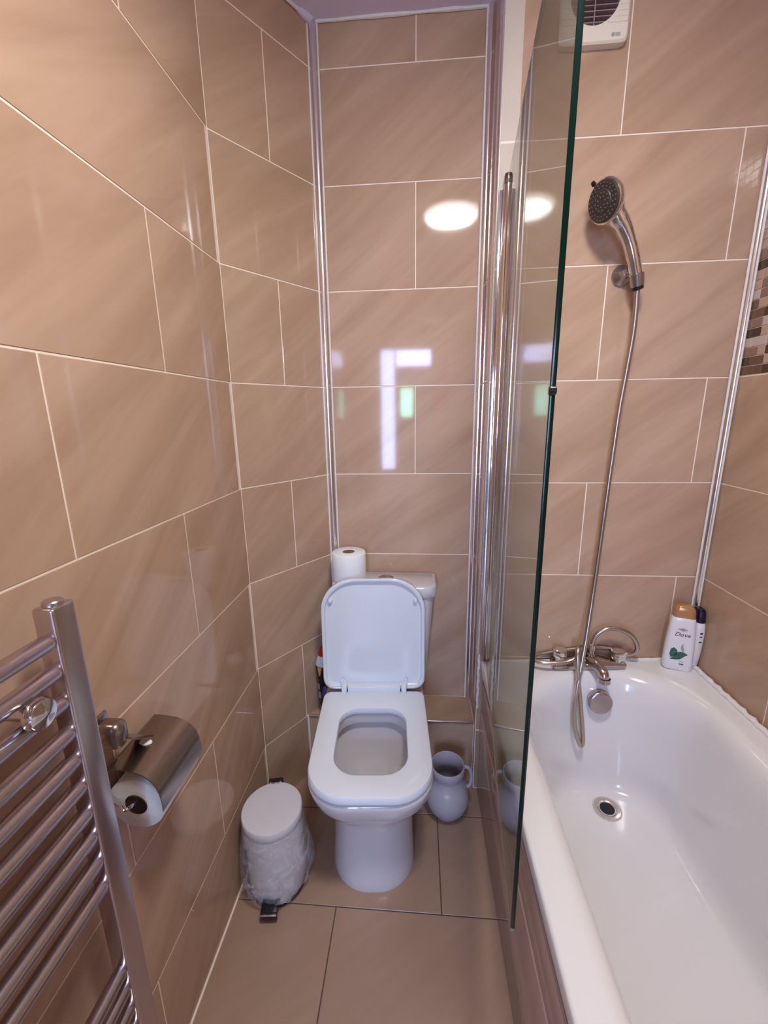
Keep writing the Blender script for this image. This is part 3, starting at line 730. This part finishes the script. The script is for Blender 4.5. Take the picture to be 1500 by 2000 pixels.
lathe(bm, [(.0085, .002), (.0155, 0), (.0165, .004), (.0185, .030), (.0172, .031), (.0125, .03), (.0125, .02)], 20, along(cp, cd_), False, False); part(bm, 'cup', M_CHROME2, wb, 40)
bm = bmesh.new(); lathe(bm, [(.009, -.010), (.0145, -.008), (.0150, .001), (.009, .003)], 12, along(cp, cd_), False, False); part(bm, 'cup_insert', M_BLACK, wb, 40)

# ================================================================== BOTTLES ON THE BATH CORNER
def text_mesh(body, size, mat, mtx, root, name='lettering', shear=0, extrude=.0002, base=None):
    cu = bpy.data.curves.new('t', 'FONT'); cu.body = body; cu.size = size; cu.align_x = 'CENTER'; cu.align_y = 'CENTER'
    cu.shear = shear; cu.extrude = extrude; cu.resolution_u = 3
    to = bpy.data.objects.new('t', cu); C.objects.link(to)
    bpy.context.view_layer.update()
    me = bpy.data.meshes.new_from_object(to); bpy.data.objects.remove(to); bpy.data.curves.remove(cu)
    me.transform(Matrix.Translation(-Vector(base if base is not None else root.location)) @ mtx); me.name = name
    me.materials.clear(); me.materials.append(mat)
    o = bpy.data.objects.new(name, me); C.objects.link(o); o.parent = root; return o
B1 = V(.830, 1.262, zr(.832)+.0015)
WD = V(.93, -.37, 0).normalized(); ND = V(-.37, -.93, 0).normalized()
BM = Matrix((WD, -ND, V(0, 0, 1))).transposed().to_4x4(); BM.translation = B1
def bl(hw, hd_, z, r=None):
    r = r or hd_*.8
    return [BM @ V(x, y, z) for x, y in rrect(-hw, hw, -hd_, hd_, r, seg=6)]
b1 = empty('body_wash_bottle', B1, 'white body wash bottle with copper cap and green leaf print on bath corner', 'bottle')
bm = bmesh.new(); loft(bm, [bl(.0375, .0165, 0), bl(.0400, .0185, .004), bl(.0405, .019, .03), bl(.0395, .019, .08), bl(.0365, .018, .13), bl(.0330, .0165, .165), bl(.0310, .0155, .176), bl(.0285, .014, .179)])
part(bm, 'body', M_BWHITE, b1, 50)
bm = bmesh.new(); loft(bm, [bl(.0295, .0145, .178), bl(.0300, .0150, .182), bl(.0285, .0145, .200), bl(.0250, .0130, .210), bl(.0180, .010, .216), bl(.0080, .005, .218)])
part(bm, 'cap', M_COPPER, b1, 50)
def flat_print(pts, mat, name, root, mtx, yoff):
    bm = bmesh.new(); vs = [bm.verts.new(mtx @ V(x, -yoff, z)) for x, z in pts]; f = bm.faces.new(vs)
    r_ = bmesh.ops.extrude_face_region(bm, geom=[f]); bmesh.ops.translate(bm, verts=[v for v in r_['geom'] if isinstance(v, bmesh.types.BMVert)], vec=ND*.0003)
    return part(bm, name, mat, root, 0)
leaf = [(0, 0), (-.004, .012), (-.002, .030), (.006, .036), (.014, .030), (.017, .020), (.016, .012)]
flat_print([(x-.022, z+.042) for x, z in leaf], M_GREEN, 'leaf_print', b1, BM, .0192)
leaf2 = [(0, 0), (.004, .012), (.014, .021), (.026, .022), (.038, .015), (.030, .008), (.020, -.004), (.008, -.008), (-.008, -.009)]
flat_print([(x-.016, z+.045) for x, z in leaf2], M_GREEN, 'leaf_print', b1, BM, .0192)
dro = [(0, 0), (-.005, .010), (-.004, .020), (.001, .028), (.001, .018), (.004, .010), (.005, .002)]
flat_print([(x+.006, z+.068) for x, z in dro], M_GREY, 'drop_print', b1, BM, .0192)
crest = [(-.013, .002), (-.006, -.001), (0, -.004), (.006, -.001), (.013, .002), (.006, .004), (0, .007), (-.006, .004)]
flat_print([(x, z+.140) for x, z in crest], M_GREY, 'crest_print', b1, BM, .0185)
TM = BM @ Matrix.Translation((0, -.0186, .124)) @ Matrix.Rotation(PI/2, 4, 'X')
text_mesh('Dove', .0185, M_INK, TM, b1, shear=.35)
text_mesh('body', .006, M_GREY, BM @ Matrix.Translation((.008, -.0194, .034)) @ Matrix.Rotation(PI/2, 4, 'X'), b1)
bm = bmesh.new(); box(bm, (.002, -.0197, .023), (.014, -.0191, .0262), 0, 1, BM); part(bm, 'print_bar', M_INK, b1)
B2 = V(.8818, 1.2745, zr(.884)+.0095)
b2 = empty('shampoo_bottle', B2, 'white bottle with navy cap squeezed between the copper-capped bottle and right wall', 'bottle')
def b2s(hx, hy, z, dx=0): return [(B2.x+x+dx, B2.y+y, B2.z+z) for x, y in rrect(-hx, hx, -hy, hy, hx*.8, seg=6)]
bm = bmesh.new(); loft(bm, [b2s(.0085, .018, 0), b2s(.0105, .021, .005), b2s(.0125, .025, .04), b2s(.0138, .027, .09), b2s(.0138, .027, .125), b2s(.0130, .024, .145), b2s(.012, .021, .150)])
part(bm, 'body', M_BWHITE, b2, 50)
bm = bmesh.new(); loft(bm, [b2s(.0128, .0225, .150), b2s(.0132, .023, .153), b2s(.0120, .019, .185), b2s(.009, .014, .192)]); part(bm, 'cap', M_NAVY, b2, 50)
for z, s_ in ((.118, .006), (.106, .0035), (.088, .0045)):
    bm = bmesh.new(); box(bm, (B2.x-.005, B2.y-.0275, B2.z+z-s_/2), (B2.x+.003, B2.y-.0268, B2.z+z+s_/2)); part(bm, 'print_mark', M_INK, b2)

# ================================================================== GLASS SCREEN
HX, HY = .2395, 1.292; NX, NY = .158, .525; GZ0, GZ1 = .553, 1.980
gs = empty('bath_screen', (HX, HY, GZ0), 'frameless hinged glass bath screen swung outward over the bath edge, greenish edge', 'shower screen')
gd = V(HX-NX, HY-NY, 0).normalized(); gn = V(gd.y, -gd.x, 0); th = .0030
a = V(HX, HY, 0)-gd*.006; b = V(NX, NY, 0)
bm = bmesh.new()
def gv(p, s, z): return bm.verts.new(p+gn*s*th+V(0, 0, z))
v = {(i, s, z): gv(p, s, zz) for i, p in enumerate((a, b)) for s in (-1, 1) for z, zz in enumerate((GZ0, GZ1))}
for s in (-1, 1): bm.faces.new([v[0, s, 0], v[1, s, 0], v[1, s, 1], v[0, s, 1]])
o = part(bm, 'glass_pane', M_GLASS, gs, 0)
bm = bmesh.new(); pb_ = b-gd*.0016
T2 = Matrix((gd, gn, V(0, 0, 1))).transposed().to_4x4()
T2.translation = b; box(bm, (-.0018, -.0034, GZ0), (.0010, .0034, GZ1), .0008, 2, T2)
part(bm, 'free_edge', M_GEDGE, gs)
LG_ = (a-b).length
bm = bmesh.new(); box(bm, (0, -.0031, GZ1-.0008), (LG_, .0031, GZ1+.0005), 0, 1, T2); part(bm, 'top_edge', simple('pale_glass_edge', (.30, .36, .33), .1), gs)
bm = bmesh.new(); box(bm, (0, -.0036, GZ0-.010), (LG_, .0036, GZ0+.0005), .001, 1, T2); part(bm, 'bottom_seal', glass_mat('clear_vinyl', (.78, .74, .62), 1.4, .35), gs)
bm = bmesh.new(); lathe(bm, [(.004, -.0045), (.006, -.003), (.006, .003), (.004, .0045)], 14, Matrix.Translation(b+V(0, 0, 1.400)) @ T2.to_3x3().to_4x4() @ Matrix.Rotation(PI/2, 4, 'X')); part(bm, 'edge_stop', M_BLACK, gs)
bm = bmesh.new(); lathe(bm, [(.0105, .562), (.0115, .566), (.0115, 1.960), (.0105, 1.961)], 24, Matrix.Translation((HX-.002, HY+.003, 0))); part(bm, 'hinge_post', M_CHROME, gs, 40)
bm = bmesh.new(); lathe(bm, [(.0112, 1.961), (.0118, 1.963), (.0118, 1.978), (.0105, 1.984), (.006, 1.986), (.0005, 1.9865)], 24, Matrix.Translation((HX-.002, HY+.003, 0)), True); part(bm, 'post_cap', M_DCHROME, gs, 40)
bm = bmesh.new(); lathe(bm, [(.0005, .548), (.009, .549), (.0112, .553), (.0112, .562)], 24, Matrix.Translation((HX-.002, HY+.003, 0)), False); part(bm, 'post_cap', M_DCHROME, gs, 40)
bm = bmesh.new(); box(bm, (.2235, 1.300, .556), (.2615, YS-.0005, 1.955), .003, 3); box(bm, (.2175, 1.3085, .556), (.2675, YS-.0005, 1.955), .002, 2)
part(bm, 'wall_profile', M_CHROME, gs)
bm = bmesh.new(); pts = [(.2150+.001*math.sin(k), YS-.004, .35+.0085*k) for k in range(25)]; tube(bm, pts, [.0048+.001*math.sin(k*2.1) for k in range(25)], 8); structure(finish(bm, 'trim_12', M_SEAL))

# ================================================================== EXTRACTOR FAN
FX0, FX1, FZ0, FZ1 = .342, .506, 2.249, 2.413; YFAN = YS-.022
fan = empty('extractor_fan', ((FX0+FX1)/2, YS, (FZ0+FZ1)/2), 'cream square extractor fan with round louvred grille high on the shower wall', 'extractor fan')
fcx, fcz, fr_ = .4225, 2.342, .058
bm = bmesh.new()
n = 64; sq = []
circ = [(fcx+fr_*math.cos(2*PI*k/n), fcz+fr_*math.sin(2*PI*k/n)) for k in range(n)]
hw = (FX1-FX0)/2; cx, cz = (FX0+FX1)/2, (FZ0+FZ1)/2
def sqp(a, h, r=.012):
    c_, s_ = math.cos(a), math.sin(a); p = 16
    k_ = h/((abs(c_)**p+abs(s_)**p)**(1/p)); return (cx+c_*k_, cz+s_*k_)
angs = [2*PI*k/n for k in range(n)]
secs = [[(x, YS-.0005, z) for x, z in (sqp(a, hw) for a in angs)], [(x, YFAN+.004, z) for x, z in (sqp(a, hw) for a in angs)], [(x, YFAN, z) for x, z in (sqp(a, hw-.004) for a in angs)],
        [(x, YFAN, z) for x, z in circ], [(x, YFAN+.016, z) for x, z in circ]]
loft(bm, secs, False, False)
hsg = part(bm, 'housing', M_PLAST, fan, 40)
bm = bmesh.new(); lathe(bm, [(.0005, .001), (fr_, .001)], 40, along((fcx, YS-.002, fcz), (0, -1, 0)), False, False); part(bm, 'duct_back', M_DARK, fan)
zz = fcz-fr_+.007
while zz < fcz+fr_-.004:
    half = math.sqrt(max(0, fr_**2-(zz-fcz)**2))
    bm = bmesh.new(); box(bm, (fcx-half, YFAN+.001, zz-.0010), (fcx+half, YFAN+.011, zz+.0010), 0, 1)
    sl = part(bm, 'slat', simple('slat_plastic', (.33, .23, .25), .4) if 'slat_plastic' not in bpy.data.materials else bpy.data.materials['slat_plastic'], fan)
    zz += .0112
bm = bmesh.new(); box(bm, (fcx-.0012, YFAN, fcz-fr_), (fcx+.0012, YFAN+.004, fcz+fr_)); part(bm, 'slat_rib', bpy.data.materials['slat_plastic'], fan)
zz = fcz-fr_+.007
while zz < fcz+fr_:
    half = math.sqrt(max(0, fr_**2-(zz-fcz)**2))
    for x0, x1 in ((fcx+half+.003, FX1-.004), (FX0+.004, fcx-half-.003)):
        if x1-x0 > .003:
            bm = bmesh.new(); box(bm, (x0, YFAN-.0016, zz-.0042), (x1, YFAN+.001, zz+.0030), .0012, 1); part(bm, 'ridge', M_PLAST, fan)
    zz += .0112
bm = bmesh.new(); lathe(bm, [(.0042, 0), (.0042, .0006), (.0005, .0007)], 16, along((.470, YFAN-.0001, 2.2635), (0, -1, 0)), False); part(bm, 'badge', M_GREY, fan)
bm = bmesh.new(); box(bm, (.4755, YFAN-.0006, 2.2600), (.4865, YFAN, 2.2670)); part(bm, 'badge', simple('pale_badge', (.45, .40, .37), .5), fan)

# ================================================================== CEILING LAMP (its mirror image shows in the tiles and the screen)
lp = empty('ceiling_lamp', (.185, .30, ZC), 'round white ceiling lamp overhead, seen mirrored in the back wall tiles', 'lamp')
bm = bmesh.new(); lathe(bm, [(.160, 0), (.162, -.006), (.160, -.028), (.152, -.032), (.148, -.02)], 48, Matrix.Translation((.185, .30, ZC)), True, False); part(bm, 'rim', M_BWHITE, lp, 40)
E_M = simple('lamp_diffuser', (1.0, .985, .94), .5, emit=DOME_E); E_R = simple('lamp_diffuser_edge', (1.0, .985, .94), .5, emit=DOME_E*.14)
LM = Matrix.Translation((.185, .30, ZC))
def ringpart(pf, nm, m_):
    bm = bmesh.new(); lathe(bm, pf, 48, LM, False, False); return part(bm, nm, m_, lp, 40)
ringpart([(.150, -.028), (.147, -.040), (.134, -.052)], 'diffuser_edge', E_R)
ringpart([(.134, -.052), (.118, -.057), (.102, -.060)], 'diffuser', E_M)
ringpart([(.102, -.060), (.096, -.063), (.090, -.0615)], 'diffuser_edge', E_R)
ringpart([(.090, -.0615), (.066, -.065), (.060, -.0655)], 'diffuser', E_M)
ringpart([(.060, -.0655), (.055, -.068), (.050, -.0665)], 'diffuser_edge', E_R)
ringpart([(.050, -.0665), (.02, -.068), (.0005, -.068)], 'diffuser', E_M)
